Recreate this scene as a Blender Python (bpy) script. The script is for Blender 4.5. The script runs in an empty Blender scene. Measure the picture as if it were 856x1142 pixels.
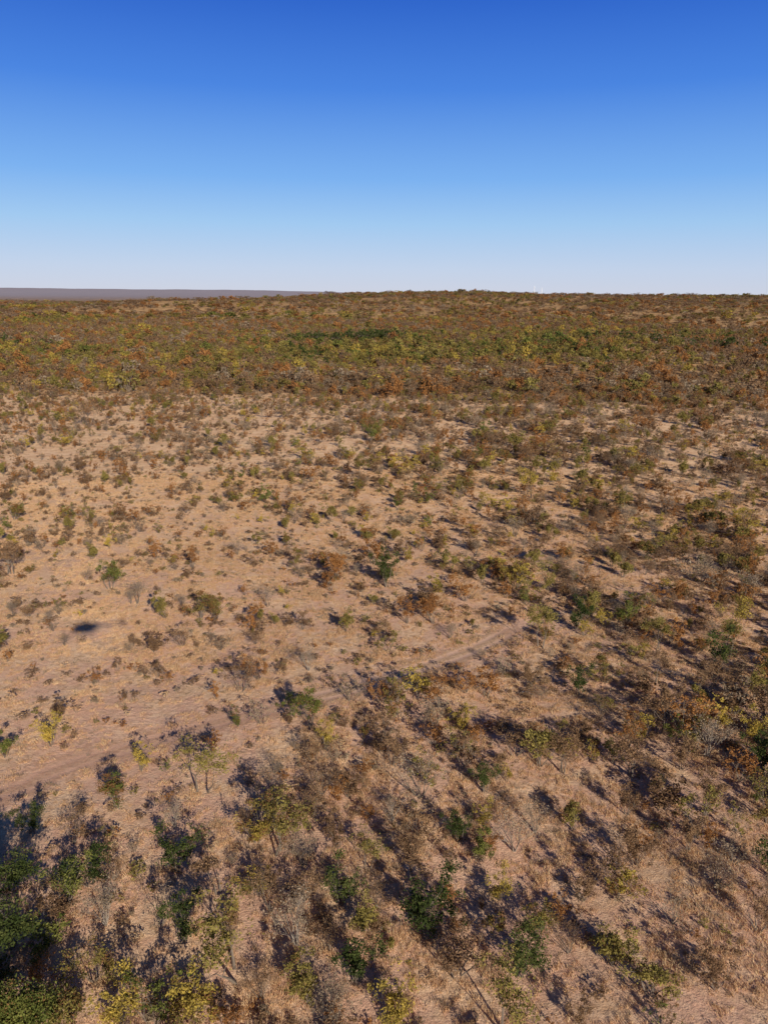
import bpy, math, random
import numpy as np
from mathutils import Vector, Matrix
random.seed(7); rng=np.random.default_rng(11)
D=bpy.data; scene=bpy.context.scene
col=scene.collection
# ------------------------------------------------------------------ noise
def vnoise(x,y,seed=0):
    x=np.asarray(x,dtype=np.float64)+1000.37; y=np.asarray(y,dtype=np.float64)+1000.71
    xi=np.floor(x).astype(np.int64); yi=np.floor(y).astype(np.int64)
    fx=x-xi; fy=y-yi; fx=fx*fx*(3-2*fx); fy=fy*fy*(3-2*fy)
    def h(a,b):
        n=(a*374761393+b*668265263+seed*974634777)&0xffffffff
        n=((n^(n>>13))*1274126177)&0xffffffff
        return ((n^(n>>16))&0xffff)/65535.0
    return (h(xi,yi)*(1-fx)+h(xi+1,yi)*fx)*(1-fy)+(h(xi,yi+1)*(1-fx)+h(xi+1,yi+1)*fx)*fy
def fbm(x,y,seed=0,o=3):
    s=0;a=.5;t=0
    for i in range(o):
        s=s+a*vnoise(x*2**i,y*2**i,seed+i*17);t+=a;a*=.5
    return s/t
def ss(a,b,x):
    t=np.clip((x-a)/(b-a),0,1); return t*t*(3-2*t)
TRACK=[(-100,66),(-70,72.5),(-47.4,78.6),(-43,83),(-35.3,88.5),(-26.2,94.1),(-17.2,98.7),(-6.7,104),(1.8,110),(11.1,116),(18.8,122),(23.7,127),(28,131)]
def height(x,y):
    x=np.asarray(x,dtype=np.float64);y=np.asarray(y,dtype=np.float64)
    r=np.hypot(x,y)
    z=(fbm(x/14,y/14,1)-.5)*.7+(fbm(x/60,y/60,5)-.5)*1.6
    z=z+(fbm(x/420,y/420,9)-.5)*16*ss(420,1100,r)
    hill=np.where(y<3300,np.exp(-((y-3300)/1250)**2),np.exp(-((y-3300)/900)**2))
    z=z+(54+(fbm(x/700,y/900,21,2)-.5)*9)*hill*ss(-900,150,x+ .05*y)
    z=z+10*hill*np.exp(-((x-330)/380)**2)
    z=z+22*np.exp(-((y-2300)/500)**2)*np.exp(-((x+650)/420)**2)
    z=z-15*ss(3800,6500,r)
    z=z+(112+(fbm(x/2200,0*y,31,2)-.5)*22)*np.exp(-((y-15000)/2200)**2)*ss(1500,-3500,x)
    z=z+(70)*np.exp(-((y-15000)/2200)**2)*ss(-3500,1500,x)
    return z
# ------------------------------------------------------------------ node helpers
def newmat(name):
    m=D.materials.new(name); m.use_nodes=True; nt=m.node_tree
    for n in list(nt.nodes): nt.nodes.remove(n)
    return m,nt
def N(nt,t,**k):
    n=nt.nodes.new(t)
    for a,b in k.items(): setattr(n,a,b)
    return n
def L(nt,a,b): nt.links.new(a,b)
def mixc(nt,f,a,b,bt='MIX'):
    n=N(nt,'ShaderNodeMix',data_type='RGBA',blend_type=bt)
    for s,v in ((n.inputs[0],f),(n.inputs[6],a),(n.inputs[7],b)):
        if isinstance(v,(int,float)): s.default_value=v
        elif isinstance(v,tuple): s.default_value=(*v,1)
        else: L(nt,v,s)
    return n.outputs[2]
def math_(nt,op,a,b=0.0,clamp=False):
    n=N(nt,'ShaderNodeMath',operation=op,use_clamp=clamp)
    for s,v in ((n.inputs[0],a),(n.inputs[1],b)):
        if isinstance(v,(int,float)): s.default_value=v
        else: L(nt,v,s)
    return n.outputs[0]
def maprange(nt,v,a,b,c=0.,d=1.):
    n=N(nt,'ShaderNodeMapRange',interpolation_type='SMOOTHSTEP'); L(nt,v,n.inputs[0])
    for i,q in enumerate((a,b,c,d)): n.inputs[i+1].default_value=q
    return n.outputs[0]
def noise(nt,vec,scale,detail=4,rough=.55,dist=0.):
    n=N(nt,'ShaderNodeTexNoise'); L(nt,vec,n.inputs['Vector'])
    n.inputs['Scale'].default_value=scale;n.inputs['Detail'].default_value=detail
    n.inputs['Roughness'].default_value=rough;n.inputs['Distortion'].default_value=dist
    return n.outputs[0]
HAZE_TINT=(.37,.34,.39)
def haze_tint(nt,c):  # aerial haze painted into the base colour by distance, no volume in the air
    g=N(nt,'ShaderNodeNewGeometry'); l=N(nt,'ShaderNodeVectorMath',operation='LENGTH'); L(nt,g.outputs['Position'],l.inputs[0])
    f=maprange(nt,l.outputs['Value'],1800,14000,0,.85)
    return mixc(nt,f,c,HAZE_TINT)
# ------------------------------------------------------------------ leaf / bark materials
def leafmat(name,c1,c2,c3,trans=.25,g=1.55,dry=None):
    c1,c2,c3=[tuple(min(.75,v*g) for v in c) for c in (c1,c2,c3)]
    m,nt=newmat(name)
    at=N(nt,'ShaderNodeAttribute',attribute_name='lr'); oi=N(nt,'ShaderNodeObjectInfo')
    f=math_(nt,'ADD',math_(nt,'MULTIPLY',at.outputs['Fac'],.65),math_(nt,'MULTIPLY',oi.outputs['Random'],.35))
    cr=N(nt,'ShaderNodeValToRGB'); L(nt,f,cr.inputs[0])
    e=cr.color_ramp.elements; e[0].position=.15;e[0].color=(*c1,1);e[1].position=.85;e[1].color=(*c3,1)
    k=e.new(.5);k.color=(*c2,1)
    if dry:
        k=e.new(.34);k.color=(*c1,1); e[0].position=.25; e[0].color=(*[v*g for v in dry],1)
    c=haze_tint(nt,cr.outputs[0])
    d=N(nt,'ShaderNodeBsdfDiffuse');L(nt,c,d.inputs[0])
    t=N(nt,'ShaderNodeBsdfTranslucent');L(nt,c,t.inputs[0])
    mx=N(nt,'ShaderNodeMixShader');mx.inputs[0].default_value=trans
    L(nt,d.outputs[0],mx.inputs[1]);L(nt,t.outputs[0],mx.inputs[2])
    o=N(nt,'ShaderNodeOutputMaterial');L(nt,mx.outputs[0],o.inputs[0]); return m
M={}
DRY=(.18,.09,.038)
M['olive']=leafmat('olive_leaves',(.09,.073,.022),(.16,.128,.036),(.25,.20,.058),dry=DRY)
M['green']=leafmat('green_leaves',(.05,.062,.016),(.10,.108,.026),(.175,.17,.045),dry=DRY)
M['dark']=leafmat('dark_green_leaves',(.022,.032,.010),(.045,.057,.017),(.095,.10,.030))
M['yellow']=leafmat('yellow_leaves',(.155,.12,.030),(.27,.20,.043),(.41,.29,.062),dry=DRY)
M['orange']=leafmat('orange_leaves',(.145,.065,.025),(.235,.11,.039),(.34,.165,.055))
M['brown']=leafmat('brown_leaves',(.095,.055,.031),(.16,.096,.052),(.24,.15,.080))
M['grey']=leafmat('dry_grey_leaves',(.14,.10,.065),(.21,.155,.10),(.32,.245,.165))
M['straw']=leafmat('dry_straw',(.39,.24,.13),(.49,.315,.175),(.60,.405,.24),.25,1.42)
def barkmat(name,c1,c2):
    m,nt=newmat(name); tc=N(nt,'ShaderNodeTexCoord')
    n=noise(nt,tc.outputs['Object'],14,3)
    p=N(nt,'ShaderNodeBsdfPrincipled');p.inputs['Roughness'].default_value=.95
    L(nt,mixc(nt,n,c1,c2),p.inputs['Base Color'])
    o=N(nt,'ShaderNodeOutputMaterial');L(nt,p.outputs[0],o.inputs[0]);return m
M['bark']=barkmat('mopane_bark',(.11,.082,.06),(.26,.205,.155))
M['palebark']=barkmat('weathered_bark',(.24,.195,.15),(.44,.37,.30))
# ------------------------------------------------------------------ plant generator (unit height)
def build_plant(name,seed,kind,leaf,bark='bark',nleaf=34,lsize=.03,low=False,wid=1.0):
    R=random.Random(seed); r=np.random.default_rng(seed)
    V=[];C=[];F=[];mi=[];lr=[]
    tips=[]
    def seg(a,b,ra,rb):
        d=(b-a).normalized(); u=d.orthogonal().normalized(); w=d.cross(u); n=3 if ra<.012 else 5; s=len(V)
        for q,rr in ((a,ra),(b,rb)):
            for i in range(n):
                t=2*math.pi*i/n; V.append(tuple((u*math.cos(t)+w*math.sin(t))*rr)); C.append(tuple(q))
        for i in range(n):
            F.append((s+i,s+(i+1)%n,s+n+(i+1)%n,s+n+i)); mi.append(1); lr.append(.5)
    def rv(k): return Vector((R.gauss(0,1),R.gauss(0,1),R.gauss(0,1)))*k
    def grow(p,d,l,ra,dep,kids,spread,up):
        k=2 if not low else 1; q=p
        for i in range(k):
            d=(d+rv(.14)+Vector((0,0,up))).normalized(); n=q+d*(l/k); rb=ra*(.8 if i<k-1 else .6)
            seg(q,n,ra,rb); q=n; ra=rb
        if dep==0: tips.append((q,d)); return
        if dep<=1 or R.random()<.35: tips.append((q,d))
        for i in range(R.randint(*kids)):
            dd=(d+rv(spread)).normalized()
            grow(q,dd,l*R.uniform(.6,.95),ra*.8,dep-1,kids,spread,up)
    if kind=='shrub':
        for i in range(R.randint(5,8)):
            a=R.uniform(0,6.28); t=R.uniform(.1,.55)
            grow(Vector((math.cos(a),math.sin(a),0))*.04,Vector((math.cos(a)*t,math.sin(a)*t,1)),R.uniform(.14,.38),.012,2,(2,3),.40,.14)
    elif kind=='tree':
        for s_ in range(R.choice((2,2,3))):
            grow(Vector((s_*.05,R.uniform(-.04,.04),-.02)),Vector((R.uniform(-.25,.25),R.uniform(-.25,.25),1)),R.uniform(.16,.24),.02,3,(2,3),.42,.16)
    elif kind=='bush':
        for i in range(R.randint(7,10)):
            a=R.uniform(0,6.28); t=R.uniform(.2,1.0)
            grow(Vector((math.cos(a),math.sin(a),0))*.05,Vector((math.cos(a)*t,math.sin(a)*t,1)),R.uniform(.2,.42),.011,1,(3,5),.45,.08)
    elif kind=='bare':
        for i in range(R.randint(4,7)):
            a=R.uniform(0,6.28); t=R.uniform(.2,.7)
            grow(Vector((math.cos(a),math.sin(a),0))*.03,Vector((math.cos(a)*t,math.sin(a)*t,1)),R.uniform(.2,.3),.013,3,(3,4),.40,.09)
    elif kind=='bigtree':
        grow(Vector((0,0,-.02)),Vector((R.uniform(-.1,.1),R.uniform(-.1,.1),1)),.24,.035,4,(3,4),.6,.10)
    T=np.array([tuple(t[0]) for t in tips])
    zs=.96/np.percentile(T[:,2],97); rr=np.percentile(np.hypot(T[:,0],T[:,1]),90)
    tgt={'shrub':.37,'tree':.37,'bush':.50,'bare':.48,'bigtree':.50}[kind]*wid
    sc=np.array([tgt/rr,tgt/rr,zs]); V=[tuple(v) for v in np.array(C)*sc+np.array(V)]; T=T*sc
    for q in T:
        if R.random()>.87: continue
        cl=R.random(); sg=R.uniform(.028,.062)
        n=max(2,int(nleaf*R.uniform(.25,1.4)))
        P=r.normal(0,sg,(n,3))*np.array([1,1,.8])+q
        P[:,2]=np.maximum(P[:,2],.02)
        A=r.normal(0,1,(n,3)); A/=np.linalg.norm(A,axis=1)[:,None]
        B=np.cross(A,r.normal(0,1,(n,3))); B/=np.linalg.norm(B,axis=1)[:,None]
        S=lsize*r.uniform(.6,1.3,n)
        for i in range(n):
            s=len(V); a=A[i]*S[i]; b=B[i]*S[i]*.55; c=P[i]
            V.extend([tuple(c-a),tuple(c+b),tuple(c+a),tuple(c-b)])
            F.append((s,s+1,s+2,s+3)); mi.append(0); lr.append(min(1,max(0,.6*cl+.4*R.random())))
    me=D.meshes.new(name); me.from_pydata(V,[],F); 
    me.materials.append(M[leaf]); me.materials.append(M[bark])
    me.polygons.foreach_set('material_index',mi)
    at=me.attributes.new('lr','FLOAT','FACE'); at.data.foreach_set('value',lr)
    me.update(); return me
def build_grass(name,seed,nb=70,rad=.8,h=.45,w=.03,leaf='straw'):
    r=np.random.default_rng(seed); V=[];F=[];lr=[]
    cs=r.normal(0,rad*.5,(6,2))
    for i in range(nb):
        c=cs[r.integers(6)]+r.normal(0,rad*.16,2); a=r.uniform(0,6.28); hh=h*r.uniform(.4,1.2); ln=r.normal(0,.35,2)*hh
        u=np.array([math.cos(a),math.sin(a)])*w; s=len(V)
        V+= [(c[0]-u[0],c[1]-u[1],-.03),(c[0]+u[0],c[1]+u[1],-.03),(c[0]+ln[0],c[1]+ln[1],hh)]
        F.append((s,s+1,s+2)); lr.append(r.random())
    me=D.meshes.new(name); me.from_pydata(V,[],F); me.materials.append(M[leaf])
    at=me.attributes.new('lr','FLOAT','FACE'); at.data.foreach_set('value',lr); me.update(); return me
# ------------------------------------------------------------------ terrain
ang=np.concatenate([np.radians(np.linspace(-42,42,560)),np.radians(np.linspace(42,318,70))[1:-1]])
rad=np.concatenate([[0.5,8,16,24],np.geomspace(32,700,330),np.geomspace(700,30000,230)[1:]])
na,nr=len(ang),len(rad)
Rg,Ag=np.meshgrid(rad,ang,indexing='ij')
X=(Rg*np.sin(Ag)).ravel(); Y=(Rg*np.cos(Ag)).ravel()
def trackd(x,y):
    best=np.full(x.shape,1e9)
    for (a,b),(c,d) in zip(TRACK[:-1],TRACK[1:]):
        dx,dy=c-a,d-b; t=np.clip(((x-a)*dx+(y-b)*dy)/(dx*dx+dy*dy),0,1)
        best=np.minimum(best,np.hypot(x-a-t*dx,y-b-t*dy))
    return best
Z=height(X,Y)
near=np.hypot(X,Y)<400
td=np.full(X.shape,99.); td[near]=trackd(X[near],Y[near])
Z-=.12*np.exp(-(td/2.2)**2)
idx=np.arange(nr*na).reshape(nr,na)
a0=idx[:-1,:];a1=idx[1:,:]
q=np.stack([a0,np.roll(a0,-1,1),np.roll(a1,-1,1),a1],-1).reshape(-1,4)[:,::-1]
me=D.meshes.new('ground'); 
faces=q.tolist(); faces.append(list(range(na)))
me.from_pydata(np.stack([X,Y,Z],1).tolist(),[],faces)
def woodf(x,y):
    b=450+ (fbm(x/90,y/90,41)-.5)*80 - .10*x*(x>0) 
    return ss(-25,45,y-b)
wf=woodf(X,Y)
me.attributes.new('wood','FLOAT','POINT').data.foreach_set('value',wf)
me.attributes.new('trk','FLOAT','POINT').data.foreach_set('value',np.exp(-(td/4.5)**2))
me.polygons.foreach_set('use_smooth',[True]*len(me.polygons)); me.update()
ground=D.objects.new('ground',me); col.objects.link(ground)
m,nt=newmat('savanna_soil')
g=N(nt,'ShaderNodeNewGeometry'); P=g.outputs['Position']
wa=N(nt,'ShaderNodeAttribute',attribute_name='wood').outputs['Fac']
ta=N(nt,'ShaderNodeAttribute',attribute_name='trk').outputs['Fac']
big=maprange(nt,noise(nt,P,.02,4),.38,.62)
med=maprange(nt,noise(nt,P,.11,5,.6,.4),.42,.64)
fine=maprange(nt,noise(nt,P,.9,6,.7),.38,.62)
vf=maprange(nt,noise(nt,P,4.5,4,.7),.35,.65)
soil=mixc(nt,big,(.70,.405,.275),(.79,.46,.305))
straw=mixc(nt,fine,(.70,.435,.25),(.91,.61,.365))
c=mixc(nt,med,soil,straw)
c=mixc(nt,math_(nt,'MULTIPLY',fine,.35),c,(.94,.66,.43))
litter=maprange(nt,noise(nt,P,2.2,5,.75,.5),.55,.67,0,.68)
c=mixc(nt,litter,c,(.30,.175,.115))
c=mixc(nt,math_(nt,'MULTIPLY',vf,.30),c,(.42,.255,.16))
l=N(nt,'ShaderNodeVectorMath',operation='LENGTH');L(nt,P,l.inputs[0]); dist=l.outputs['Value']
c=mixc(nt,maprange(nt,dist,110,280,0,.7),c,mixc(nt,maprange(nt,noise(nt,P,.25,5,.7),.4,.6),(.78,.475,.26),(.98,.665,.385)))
sw=maprange(nt,noise(nt,P,.55,6,.75,.6),.53,.66,0,.45)
c=mixc(nt,sw,c,(.45,.275,.15))
sx_=N(nt,'ShaderNodeSeparateXYZ');L(nt,P,sx_.inputs[0])
rt_=math_(nt,'MULTIPLY',maprange(nt,sx_.outputs['X'],-5,55,0,1),maprange(nt,dist,60,210,1,0))
c=mixc(nt,math_(nt,'MULTIPLY',math_(nt,'MULTIPLY',rt_,maprange(nt,noise(nt,P,.18,5,.7),.4,.6)),.45),c,(.40,.255,.17))
woodc=mixc(nt,maprange(nt,noise(nt,P,.05,6,.7),.4,.6),(.42,.24,.11),(.66,.41,.20))
farc=mixc(nt,maprange(nt,noise(nt,P,.012,8,.75),.4,.6),(.17,.11,.05),(.40,.225,.10))
woodc=mixc(nt,maprange(nt,dist,1500,3500,0,.9),woodc,farc)
c=mixc(nt,wa,c,woodc)
c=mixc(nt,math_(nt,'MULTIPLY',ta,.6),c,mixc(nt,fine,(.70,.41,.285),(.80,.51,.355)))
c=haze_tint(nt,c)
d=N(nt,'ShaderNodeBsdfPrincipled');d.inputs['Roughness'].default_value=1;d.inputs['Specular IOR Level'].default_value=0
L(nt,c,d.inputs['Base Color'])
bn=math_(nt,'ADD',noise(nt,P,1.1,6,.7),math_(nt,'MULTIPLY',noise(nt,P,5,3,.6),.35))
bp=N(nt,'ShaderNodeBump');bp.inputs['Strength'].default_value=.75;bp.inputs['Distance'].default_value=.35
L(nt,bn,bp.inputs['Height']);L(nt,bp.outputs[0],d.inputs['Normal'])
o=N(nt,'ShaderNodeOutputMaterial');L(nt,d.outputs[0],o.inputs[0]); me.materials.append(m)
def H(x,y):
    z=height(x,y); x=np.asarray(x,float);y=np.asarray(y,float)
    return z-.12*np.exp(-(trackd(np.atleast_1d(x),np.atleast_1d(y)).reshape(np.shape(z))/2.2)**2)
# ------------------------------------------------------------------ dirt track (strip)
pts=[]
for i in range(len(TRACK)-1):
    p0=Vector(TRACK[max(i-1,0)]);p1=Vector(TRACK[i]);p2=Vector(TRACK[i+1]);p3=Vector(TRACK[min(i+2,len(TRACK)-1)])
    for k in range(24):
        t=k/24; pts.append(.5*((2*p1)+(p2-p0)*t+(2*p0-5*p1+4*p2-p3)*t*t+(3*p1-p0-3*p2+p3)*t**3))
nw=27; V=[];F=[];tv=[];ta_=[]
for i,p in enumerate(pts):
    t=(pts[min(i+1,len(pts)-1)]-pts[max(i-1,0)]).normalized(); n=Vector((-t.y,t.x))
    fade=float(ss(26.5,20,p.x))*(.45+.5*float(ss(-18,-6,p.x)))
    for j in range(nw):
        u=(j/(nw-1)*2-1)*4.0; qx=p.x+n.x*u; qy=p.y+n.y*u
        rut=-.05*math.exp(-((abs(u)-1.1)/.4)**2)+.03*math.exp(-(u/.4)**2)
        V.append((qx,qy,float(H(qx,qy))+.07+rut-.06*(abs(u)/4)**4)); tv.append(u); ta_.append(fade)
for i in range(len(pts)-1):
    for j in range(nw-1): F.append((i*nw+j,(i+1)*nw+j,(i+1)*nw+j+1,i*nw+j+1)[::-1])
me=D.meshes.new('dirt_track');me.from_pydata(V,[],F)
me.attributes.new('tv','FLOAT','POINT').data.foreach_set('value',tv)
me.attributes.new('fade','FLOAT','POINT').data.foreach_set('value',ta_)
me.polygons.foreach_set('use_smooth',[True]*len(F))
ob=D.objects.new('dirt_track',me);col.objects.link(ob)
m,nt=newmat('track_dirt');g=N(nt,'ShaderNodeNewGeometry');P=g.outputs['Position']
u=math_(nt,'ABSOLUTE',N(nt,'ShaderNodeAttribute',attribute_name='tv').outputs['Fac'])
fd=N(nt,'ShaderNodeAttribute',attribute_name='fade').outputs['Fac']
nz=noise(nt,P,.5,6,.75)
edge=math_(nt,'ADD',u,math_(nt,'MULTIPLY',math_(nt,'SUBTRACT',nz,.5),9))
al=math_(nt,'MULTIPLY',maprange(nt,edge,1.5,3.8,.85,0),fd)
rut=maprange(nt,math_(nt,'ABSOLUTE',math_(nt,'SUBTRACT',u,1.1)),.2,.8,.7,0)
c=mixc(nt,rut,mixc(nt,maprange(nt,noise(nt,P,2.5,5,.7),.4,.6),(.50,.31,.19),(.76,.50,.31)),mixc(nt,nz,(.76,.47,.33),(.90,.61,.44)))
d=N(nt,'ShaderNodeBsdfDiffuse');L(nt,c,d.inputs[0]);tr=N(nt,'ShaderNodeBsdfTransparent')
mx=N(nt,'ShaderNodeMixShader');L(nt,al,mx.inputs[0]);L(nt,tr.outputs[0],mx.inputs[1]);L(nt,d.outputs[0],mx.inputs[2])
o=N(nt,'ShaderNodeOutputMaterial');L(nt,mx.outputs[0],o.inputs[0]);me.materials.append(m)
# ------------------------------------------------------------------ hero plants
hero={}
for leaf in ('olive','green','yellow','orange','brown','dark'):
    hero[leaf+'_shrub']=[build_plant(leaf+'_shrub',100+i*7+len(hero),'shrub',leaf,nleaf=(62,56,38)[i],lsize=.022,wid=(1,1.15,.9)[i]) for i in range(3)]
for leaf in ('olive','green','yellow','brown'):
    hero[leaf+'_tree']=[build_plant(leaf+'_tree',300+i*7+len(hero),('tree','shrub','tree')[i],leaf,nleaf=(64,62,46)[i],lsize=.018,wid=(1,1.1,1.1)[i]) for i in range(3)]
hero['orange_bush']=[build_plant('ob',501,'bush','orange',nleaf=46,lsize=.023),build_plant('ob',502,'bush','brown',nleaf=36,lsize=.023),build_plant('ob',503,'shrub','orange',nleaf=52,lsize=.021)]
hero['green_bush']=[build_plant('gb',511,'bush','olive',nleaf=46,lsize=.023),build_plant('gb',512,'bush','green',nleaf=46,lsize=.023)]
hero['bare']=[build_plant('bare',601,'bare','grey',nleaf=2,lsize=.018),build_plant('bare',602,'bare','grey','palebark',nleaf=3,lsize=.018),build_plant('bare',603,'bare','brown',nleaf=6,lsize=.018)]
hero['big']=[build_plant('big',701,'bigtree','dark',nleaf=110,lsize=.014),build_plant('big',702,'bigtree','green',nleaf=110,lsize=.014)]
NAMES={'tree':'mopane_tree','shrub':'mopane_shrub','bush':'thorn_bush','bare':'leafless_shrub','big':'large_shade_tree'}
S="""green_shrub -50 85.9 3.5;yellow_shrub -45.3 89 4.5;olive_tree -21.6 79.5 7;green_tree -32.2 76.1 5;dark_shrub -39.9 71.5 3.8
bare -34.7 70 4;green_bush -31 71 2.2;orange_bush -28.3 64.7 3.2;yellow_shrub -31.3 83.6 3.6;green_bush -28.2 83.6 1.8
orange_bush -22.2 104.1 5.5;green_shrub -20.6 94.1 3;orange_bush -20 108.1 5;orange_bush -35.5 120.2 4.8;olive_shrub -35 131.6 5.2
green_tree -10.1 94.1 6;green_shrub -13 96.9 3.6;yellow_shrub -7.6 88.4 4;olive_tree -11.6 69.3 7;yellow_shrub -14.1 70.7 4.5
olive_tree -12.9 52.9 8;bare -21.7 58.9 4.2;green_tree -31.8 61.5 5;brown_shrub -31.9 58.6 4;big_ -32.8 48 10.5;big_ -37 51 12
big_ -35 56 9;big_ -28.8 43.5 9.5;green_bush -29 50.5 4;olive_bush -19.4 48.8 6;yellow_shrub -15.6 50.2 5;yellow_shrub .9 48.6 4.5
olive_tree 11 47.6 7;brown_shrub 17 48.9 3.5;olive_shrub 24.1 51.8 4.5;green_bush 24.2 48 3.5;brown_shrub 30.3 52.6 4
orange_bush 25.8 67.5 4.5;yellow_shrub 12.3 73.5 3.5;brown_shrub -4.9 70.2 4;dark_tree 4.6 58.5 6;brown_shrub 1.4 85.2 4.5
orange_bush -.4 101.2 5;orange_bush .3 91.1 5;orange_shrub 8.4 100 5;orange_bush 13 104.6 5;brown_shrub 23.6 106.5 4
orange_bush 6.9 62.4 3.5;bare 4.7 78.8 6;bare 1.3 74.7 3.5;bare -7.4 79.5 4.5;dark_shrub 36 128 6
green_tree 46 129 6;yellow_shrub 26.3 149 5.5;olive_tree 27.6 120 7;olive_tree 35 147 7;orange_shrub 44.7 153 5
brown_tree 39.3 93.4 6.5;bare 44.2 88.2 6;brown_shrub 39.6 85.2 5;yellow_tree 64.7 126 7.5;yellow_tree 92.3 184 8
brown_tree 55.4 96 6;yellow_tree 45 222 9;green_tree -6 305 10;orange_shrub 4.6 130 5.5;dark_tree .8 148 8
olive_shrub -14.2 194 6;olive_shrub -19.5 158 5;orange_shrub -10.2 153 5.5;green_shrub -57 145 6;brown_tree -81 153 7
olive_shrub -41.8 131.5 5.5;olive_shrub -32 131 5.5;orange_shrub -42.8 157 5;bare -23 138 5;bare -12.2 111 4
bare -135 338 12;orange_shrub 9.4 130 5;brown_shrub 34.6 70.2 4;brown_shrub 29.6 76.3 4;bare 35.5 65 4.5
brown_tree 37.2 59.1 4.5;yellow_shrub 12.3 63 3.5;green_shrub 11.1 68.2 3.5;olive_shrub 15.4 58.1 4;bare 18 56.3 3.5
olive_tree -8.4 242 8;brown_tree 41.6 290 8;bare 32.3 97.1 4;green_bush 25.4 94.1 3;dark_tree -30.5 64 4.5
dark_tree -22 66 5;brown_tree -17 63 5;bare -8 57 5;brown_tree 3 66 5;dark_shrub 9 71 4;brown_tree 18 88 5
dark_shrub 31 104 5;brown_tree 44 108 6;brown_tree 50 104 6;dark_shrub -4 62 4.5;dark_tree -19 57 5
dark_tree -26 53 5;bare -11 61 5;olive_shrub -6 51 5;brown_tree 7 54 5.5;dark_tree -1 67 4.5;brown_shrub 21 63 4.5;bare 15 70 5
brown_tree 24 84 5.5;dark_shrub 13 80 4;olive_tree 46 75 6;brown_tree 32 84 6;dark_shrub 50 84 6;brown_tree -9 86 4;dark_tree 56 112 7;olive_tree 48 118 6
bare -27 59 4.5;bare -37 62 4;bare 29 60 4.5;brown_shrub 39 76 5;bare 0 61 3.5;bare -14 80 3.5;bare -24 73 3
yellow_shrub -22 49 4.5;dark_tree -2 53 5;dark_tree 13 54 5;olive_shrub -16 45 5;olive_tree -25.5 46 5.5
brown_shrub 42 98 5;olive_shrub 36 108 5;dark_shrub 60 104 5.5;yellow_shrub 52 92 4.5;orange_shrub 34 90 4.5;olive_tree 60 118 6;brown_shrub 28 68 4;dark_shrub 42 66 5"""
heropos=[]
for i,s in enumerate(S.replace('\n',';').split(';')):
    k,x,y,h=s.split(); x=float(x);y=float(y);h=float(h)*(1.05 if k!='big_' else .92)
    if k=='big_': key='big'
    elif k=='olive_bush': key='green_bush'
    elif k=='dark_tree': key=random.choice(['dark_shrub','dark_shrub','brown_tree','olive_tree'])
    else: key=k
    mesh=hero[key][(1 if x>-29 else 0) if key=='big' else i%len(hero[key])]
    cls='big' if key=='big' else ('bare' if key=='bare' else key.split('_')[1])
    ob=D.objects.new(NAMES[cls],mesh);col.objects.link(ob)
    ob.location=(x,y,float(H(x,y))-.03); ob.rotation_euler=(random.uniform(-.06,.06),random.uniform(-.06,.06),random.uniform(0,6.28))
    w=random.uniform(.9,1.2)
    if cls=='bush': h*=.85
    ob.scale=(h*w,h*w*random.uniform(.85,1.1),h)
    heropos.append((x,y))
heropos=np.array(heropos)
ob=D.objects.new('fallen_dead_tree',hero['bare'][1]);col.objects.link(ob)
ob.location=(21.9,104.6,float(H(21.9,104.6))+.4);ob.rotation_euler=(math.radians(82),0,math.radians(70));ob.scale=(3.2,1.6,5)
# ------------------------------------------------------------------ scatter
def variants(prefix,meshes):
    c=D.collections.new(prefix)
    for i,mm in enumerate(meshes):
        o=D.objects.new('%s_%02d'%(prefix,i),mm); c.objects.link(o)
    return c
def scatter(name,coll,x,y,z,rot,scl,idx):
    me=D.meshes.new(name); me.from_pydata(np.stack([x,y,z],1).tolist(),[],[])
    me.attributes.new('pidx','INT','POINT').data.foreach_set('value',idx.astype(np.int32))
    me.attributes.new('prot','FLOAT_VECTOR','POINT').data.foreach_set('vector',rot.astype(np.float32).ravel())
    me.attributes.new('pscl','FLOAT_VECTOR','POINT').data.foreach_set('vector',scl.astype(np.float32).ravel())
    ob=D.objects.new(name,me);col.objects.link(ob)
    ng=D.node_groups.new(name,'GeometryNodeTree')
    ng.interface.new_socket('Geometry',in_out='INPUT',socket_type='NodeSocketGeometry')
    ng.interface.new_socket('Geometry',in_out='OUTPUT',socket_type='NodeSocketGeometry')
    gi=ng.nodes.new('NodeGroupInput');go=ng.nodes.new('NodeGroupOutput')
    ip=ng.nodes.new('GeometryNodeInstanceOnPoints');ci=ng.nodes.new('GeometryNodeCollectionInfo')
    ci.inputs['Collection'].default_value=coll;ci.inputs['Separate Children'].default_value=True;ci.inputs['Reset Children'].default_value=True
    def att(n,t):
        a=ng.nodes.new('GeometryNodeInputNamedAttribute');a.data_type=t;a.inputs['Name'].default_value=n;return a.outputs[0]
    ng.links.new(gi.outputs[0],ip.inputs['Points']);ng.links.new(ci.outputs[0],ip.inputs['Instance'])
    ip.inputs['Pick Instance'].default_value=True
    ng.links.new(att('pidx','INT'),ip.inputs['Instance Index'])
    e=ng.nodes.new('FunctionNodeEulerToRotation');ng.links.new(att('prot','FLOAT_VECTOR'),e.inputs[0]);ng.links.new(e.outputs[0],ip.inputs['Rotation'])
    ng.links.new(att('pscl','FLOAT_VECTOR'),ip.inputs['Scale'])
    ng.links.new(ip.outputs[0],go.inputs[0])
    md=ob.modifiers.new('scatter','NODES');md.node_group=ng
    return ob
def sample(n,r0,r1,half=36):
    r=np.sqrt(rng.uniform(r0*r0,r1*r1,n)); a=np.radians(rng.uniform(-half,half,n)); return r*np.sin(a),r*np.cos(a)
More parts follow.
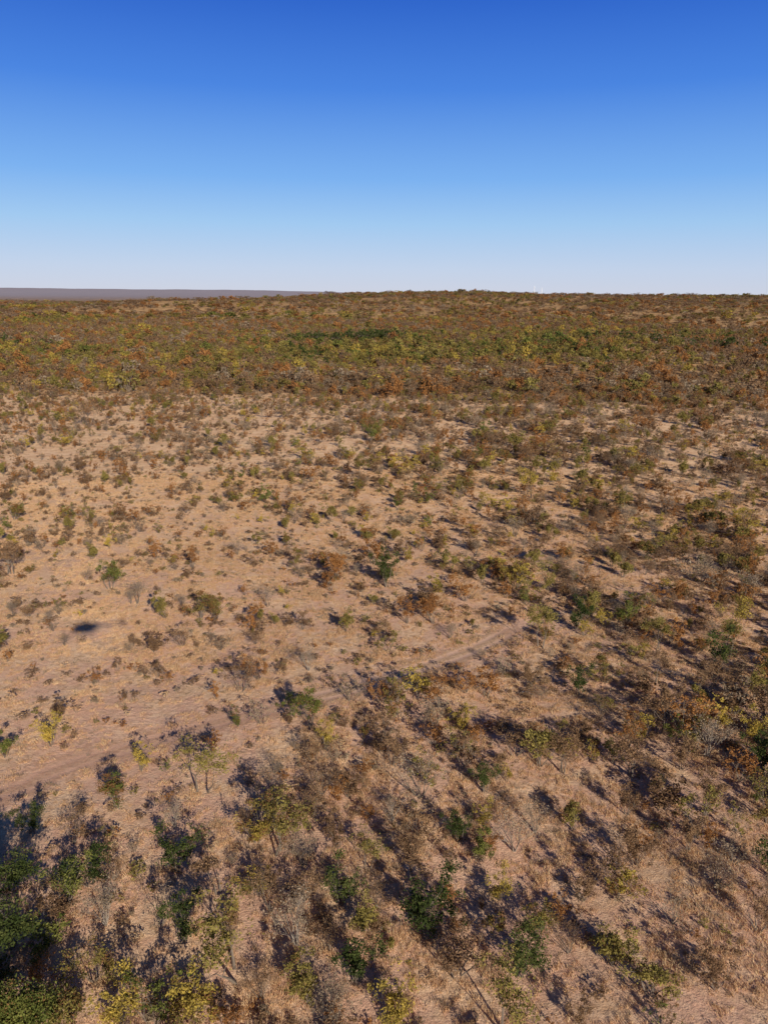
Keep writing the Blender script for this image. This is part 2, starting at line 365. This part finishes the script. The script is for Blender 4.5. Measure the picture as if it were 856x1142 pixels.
def finish(x,y,h,wvar=(.8,1.25)):
    n=len(x); z=H(x,y)-.04
    rot=np.stack([rng.normal(0,.05,n),rng.normal(0,.05,n),rng.uniform(0,6.28,n)],1)
    w=rng.uniform(*wvar,n); return z,rot,np.stack([h*w,h*w*rng.uniform(.85,1.15,n),h],1)
nv=['olive','olive','green','yellow','orange','brown','grey','brown','dark','orange','yellow','olive']
kinds=['shrub','bush','shrub','shrub','bush','shrub','bush','bush','bush','shrub','bush','tree']
vm=[build_plant('scrub_v',800+i,kinds[i],nv[i],nleaf=32 if nv[i]!='grey' else 14,lsize=.031) for i in range(12)]
vm+= [build_plant('scrub_v',850,'bare','grey',nleaf=2,lsize=.02),build_plant('scrub_v',851,'bare','brown',nleaf=6,lsize=.02)]
cnear=variants('scrub_plant',vm)
x,y=sample(13000,34,520)
den=.18+.68*ss(.42,.60,fbm(x/16,y/16,51))+.28*ss(-10,80,x)*ss(330,180,y)
den=den*(1-.1*ss(180,300,y)*ss(470,440,y))
tdd=trackd(x,y)
den*=np.where(tdd<3,0,1)
bare_left=ss(-8,-25,x)*ss(120,100,y)*ss(60,75,y); den*=1-.75*bare_left
k=rng.random(len(x))<den; x=x[k];y=y[k]
dm=np.min(np.hypot(x[:,None]-heropos[:,0],y[:,None]-heropos[:,1]),axis=1); k=dm>2.2; x=x[k];y=y[k]
n=len(x)
cz=fbm(x/30,y/30,61)+.10*rng.normal(0,1,n); rt=ss(-20,70,x)
pal=[np.array([13,12,7,5,7,6,4,12,5,9,0,9]),np.array([0,6,11,0,1,10,5,11,7,3,9,5]),np.array([4,9,5,7,10,4,3,2,6,12,0,1])]
ch=np.where(cz<.49,0,np.where(cz<.60,1,2)); pp=np.stack(pal)
idx=pp[ch,rng.integers(0,12,n)]
h=rng.gamma(4,.50,n)+.7; h=np.clip(h,.9,5.8)*(1+.2*rt)*(1+.2*ss(150,400,y))*(1-.12*ss(0,-60,x))
z,rot,scl=finish(x,y,h)
scatter('mopane_scrub',cnear,x,y,z,rot,scl,idx)
lm=[build_plant('lowv',900+i,'bush',c,nleaf=8,lsize=.075,low=True,wid=1.2) for i,c in enumerate(['grey','brown','straw','orange','olive','brown'])]
clow=variants('low_shrublet',lm)
x,y=sample(30000,36,500)
den=.15+.85*ss(.42,.64,fbm(x/9,y/9,71)); den*=np.where(trackd(x,y)<2.2,0,1)
den*=1-.5*ss(-8,-25,x)*ss(120,100,y)
k=rng.random(len(x))<den;x=x[k];y=y[k];n=len(x)
h=rng.uniform(.3,1.2,n)*(1+.5*ss(150,400,y))
z,rot,scl=finish(x,y,h,(.9,1.6));scatter('low_shrublets',clow,x,y,z,rot,scl,rng.choice(6,n,p=[.18,.24,.22,.10,.13,.13]))
gm=[build_grass('grassv',950+i,70,.9,.38,.028) for i in range(4)]+[build_grass('grassv',960,60,.8,.35,.028,'grey')]
cg=variants('grass_clump',gm)
x,y=sample(50000,36,260)
den=.25+.75*ss(.42,.60,fbm(x/6,y/6,81));den*=np.where(trackd(x,y)<1.8,.03,1)
den*=1-.6*ss(-8,-25,x)*ss(120,100,y)*ss(58,72,y)
k=rng.random(len(x))<den;x=x[k];y=y[k];n=len(x)
z,rot,scl=finish(x,y,rng.uniform(.6,1.2,n),(.8,1.5));scatter('dry_grass',cg,x,y,z+.03,rot,scl,rng.choice(5,n,p=[.22,.22,.22,.22,.12]))
fm=[build_plant('woodv',1000+i,['shrub','bush','tree','bush'][i%4],c,nleaf=10,lsize=.06,low=True) for i,c in enumerate(['olive','olive','green','brown','orange','brown','dark','grey','yellow','dark'])]
cf=variants('woodland_tree',fm)
def wood(name,n,r0,r1,base,hs,den0):
    x,y=sample(n,r0,r1,38); w=woodf(x,y)
    den=w*(den0+(1-den0)*ss(.40,.55,fbm(x/110,y/110,91)))
    k=rng.random(n)<den;x=x[k];y=y[k];n=len(x)
    c=fbm(x/260,y/170,95)+.06*rng.normal(0,1,n); r=np.hypot(x,y)
    c=c+.03*ss(520,700,y)*ss(1400,1000,y)-.08*ss(1100,1900,y)-.10*ss(620,480,y)-.04
    pal=np.array([[3,4,5,7,5,4,0,3],[0,4,1,3,5,3,8,7],[1,0,4,0,1,3,8,5],[0,2,6,1,0,8,0,2]])
    ch=np.digitize(c,[.45,.54,.70]); idx=pal[ch,rng.integers(0,8,n)]
    h=base*rng.gamma(6,1/6,n)*(1+.25*(ch==3))
    z,rot,scl=finish(x,y,h,hs);return scatter(name,cf,x,y,z,rot,scl,idx)
wood('woodland',54000,425,1500,5.0,(.85,1.35),.40)
wood('distant_woodland',46000,1500,5200,6.4,(1.4,2.8),.35)
x=np.concatenate([rng.normal(-75,28,40),rng.normal(-15,22,45),rng.normal(260,40,14),rng.normal(400,60,22),rng.normal(-440,50,25)])
y=np.concatenate([rng.normal(925,12,40),rng.normal(960,14,45),rng.normal(930,20,14),rng.normal(850,30,22),rng.normal(800,20,25)])
z,rot,scl=finish(x,y,rng.uniform(9,13,len(x)),(1.0,1.6));scatter('riverine_thicket',cf,x,y,z,rot,scl,rng.choice([9,6,9],len(x)))
# ------------------------------------------------------------------ radio masts
mm,nt=newmat('galvanised_steel');p=N(nt,'ShaderNodeBsdfPrincipled');p.inputs['Base Color'].default_value=(.75,.75,.75,1);p.inputs['Roughness'].default_value=.5
o=N(nt,'ShaderNodeOutputMaterial');L(nt,p.outputs[0],o.inputs[0])
def mast(x,y,h):
    V=[];F=[]
    def bar(a,b,r):
        a=Vector(a);b=Vector(b);d=(b-a).normalized();u=d.orthogonal().normalized();w=d.cross(u);s=len(V)
        for qq in (a,b):
            for i in range(4):
                t=math.pi/2*i;V.append(tuple(qq+(u*math.cos(t)+w*math.sin(t))*r))
        for i in range(4):F.append((s+i,s+(i+1)%4,s+4+(i+1)%4,s+4+i))
    nseg=10; c=lambda i,k:(math.cos(k*2.094)*(2.2-1.5*i/nseg),math.sin(k*2.094)*(2.2-1.5*i/nseg),h*i/nseg)
    for i in range(nseg):
        for k_ in range(3):
            bar(c(i,k_),c(i+1,k_),.4);bar(c(i,k_),c(i+1,(k_+1)%3),.25);bar(c(i,k_),c(i,(k_+1)%3),.25)
    bar((0,0,h),(0,0,h+4),.3)
    me=D.meshes.new('radio_mast');me.from_pydata(V,[],F);me.materials.append(mm)
    ob=D.objects.new('radio_mast',me);col.objects.link(ob);ob.location=(x,y,float(height(x,y)))
mast(600,3150,34);mast(640,3200,30)
# ------------------------------------------------------------------ helicopter (only its shadow is in view)
SUN=Vector((.366,-.841,.399)).normalized()
hm,nt=newmat('helicopter_paint');p=N(nt,'ShaderNodeBsdfPrincipled');p.inputs['Base Color'].default_value=(.12,.13,.15,1);p.inputs['Roughness'].default_value=.35
o=N(nt,'ShaderNodeOutputMaterial');L(nt,p.outputs[0],o.inputs[0])
root=D.objects.new('helicopter',None);col.objects.link(root)
def part(name,V,F,loc=(0,0,0)):
    me=D.meshes.new(name);me.from_pydata(V,[],F);me.materials.append(hm)
    me.polygons.foreach_set('use_smooth',[True]*len(F))
    ob=D.objects.new(name,me);col.objects.link(ob);ob.parent=root;ob.location=loc
def loft(sec,n=16):
    V=[];F=[]
    for (xx,zc,ry,rz) in sec:
        for i in range(n):
            t=2*math.pi*i/n;V.append((xx,ry*math.cos(t),zc+rz*math.sin(t)))
    for s in range(len(sec)-1):
        for i in range(n):F.append((s*n+i,s*n+(i+1)%n,(s+1)*n+(i+1)%n,(s+1)*n+i))
    F.append(tuple(range(n)));F.append(tuple(range((len(sec)-1)*n,len(sec)*n)));return V,F
part('fuselage',*loft([(-2.3,-.3,.05,.05),(-2.1,-.25,.4,.4),(-1.5,-.1,.7,.75),(-.6,0,.8,.95),(.5,.05,.8,.95),(1.3,.15,.6,.7),(2.0,.3,.3,.35),(2.4,.35,.18,.18)]))
part('tail_boom',*loft([(2.3,.35,.18,.18),(6.2,.55,.08,.08)],8))
part('tail_fin',*loft([(5.8,.6,.03,.5),(6.5,.9,.03,.65)],8))
part('rotor_mast',*loft([(-.1,1.2,.1,.35),(.2,1.2,.1,.35)],8))
part('rotor_blade_1',[(-.1,-.1,1.5),(.1,-.1,1.5),(3.2,3.4,1.52),(3.0,3.55,1.52),(-.1,-.1,1.54),(.1,-.1,1.54),(3.2,3.4,1.56),(3.0,3.55,1.56)],[(0,1,2,3),(4,5,6,7),(0,1,5,4),(1,2,6,5),(2,3,7,6),(3,0,4,7)])
part('rotor_blade_2',[(-.1,.1,1.5),(.1,.1,1.5),(-3.0,-3.55,1.52),(-3.2,-3.4,1.52),(-.1,.1,1.54),(.1,.1,1.54),(-3.0,-3.55,1.56),(-3.2,-3.4,1.56)],[(0,1,2,3),(4,5,6,7),(0,1,5,4),(1,2,6,5),(2,3,7,6),(3,0,4,7)])
for sgn in (-1,1):
    part('skid_%d'%(1 if sgn<0 else 2),*loft([(-1.8,-1.3,.05,.05),(1.3,-1.35,.05,.05)],6),loc=(0,sgn*.95,0))
root.location=Vector((0,0,60))+SUN*9; root.rotation_euler=(0,0,math.radians(8)); root.scale=(1.1,1.1,1.1)
# ------------------------------------------------------------------ light
sun=D.lights.new('sun','SUN');sun.energy=5;sun.angle=math.radians(.5);sun.color=(1,.925,.80)
so=D.objects.new('sun',sun);col.objects.link(so);so.rotation_euler=SUN.to_track_quat('Z','Y').to_euler();so.location=(0,-50,120)
w=D.worlds.new('World');scene.world=w;w.use_nodes=True;nt=w.node_tree
bg=nt.nodes['Background'];sky=nt.nodes.new('ShaderNodeTexSky');sky.sky_type='NISHITA';sky.sun_disc=False
sky.sun_elevation=math.radians(23.5);sky.sun_rotation=math.radians(156.5);sky.altitude=900;sky.air_density=1;sky.dust_density=.6;sky.ozone_density=2.5
K=.12
tc=N(nt,'ShaderNodeTexCoord');sx=N(nt,'ShaderNodeSeparateXYZ');L(nt,tc.outputs['Generated'],sx.inputs[0])
mr=N(nt,'ShaderNodeMapRange');L(nt,sx.outputs['Z'],mr.inputs[0]);mr.inputs[1].default_value=0;mr.inputs[2].default_value=.6
cr=N(nt,'ShaderNodeValToRGB');L(nt,mr.outputs[0],cr.inputs[0])
stops=[(0,(.60,.635,.76)),(.03,(.53,.63,.815)),(.083,(.345,.57,.865)),(.134,(.19,.43,.865)),(.228,(.06,.225,.75)),(.31,(.022,.125,.60)),(.42,(.010,.03,.12))]
e=cr.color_ramp.elements
while len(e)<len(stops): e.new(.5)
for i,(p_,c_) in enumerate(stops): e[i].position=p_/.6; e[i].color=(*c_,1)
sc=N(nt,'ShaderNodeVectorMath',operation='SCALE');L(nt,cr.outputs[0],sc.inputs[0]);sc.inputs['Scale'].default_value=1/K
L(nt,mixc(nt,.95,sky.outputs[0],sc.outputs[0]),bg.inputs[0]);bg.inputs[1].default_value=K
# ------------------------------------------------------------------ camera
cd=D.cameras.new('camera');cam=D.objects.new('camera',cd);col.objects.link(cam);scene.camera=cam
cd.sensor_fit='VERTICAL';cd.sensor_height=36;cd.lens=26.2;cd.clip_start=.1;cd.clip_end=60000
p=math.radians(16.35)
cam.matrix_world=Matrix.Translation((0,0,60))@Matrix.Rotation(math.pi/2-p,4,'X')@Matrix.Rotation(math.radians(.5),4,'Z')
scene.view_settings.view_transform='Standard';scene.view_settings.look='None';scene.view_settings.exposure=0;scene.view_settings.gamma=1
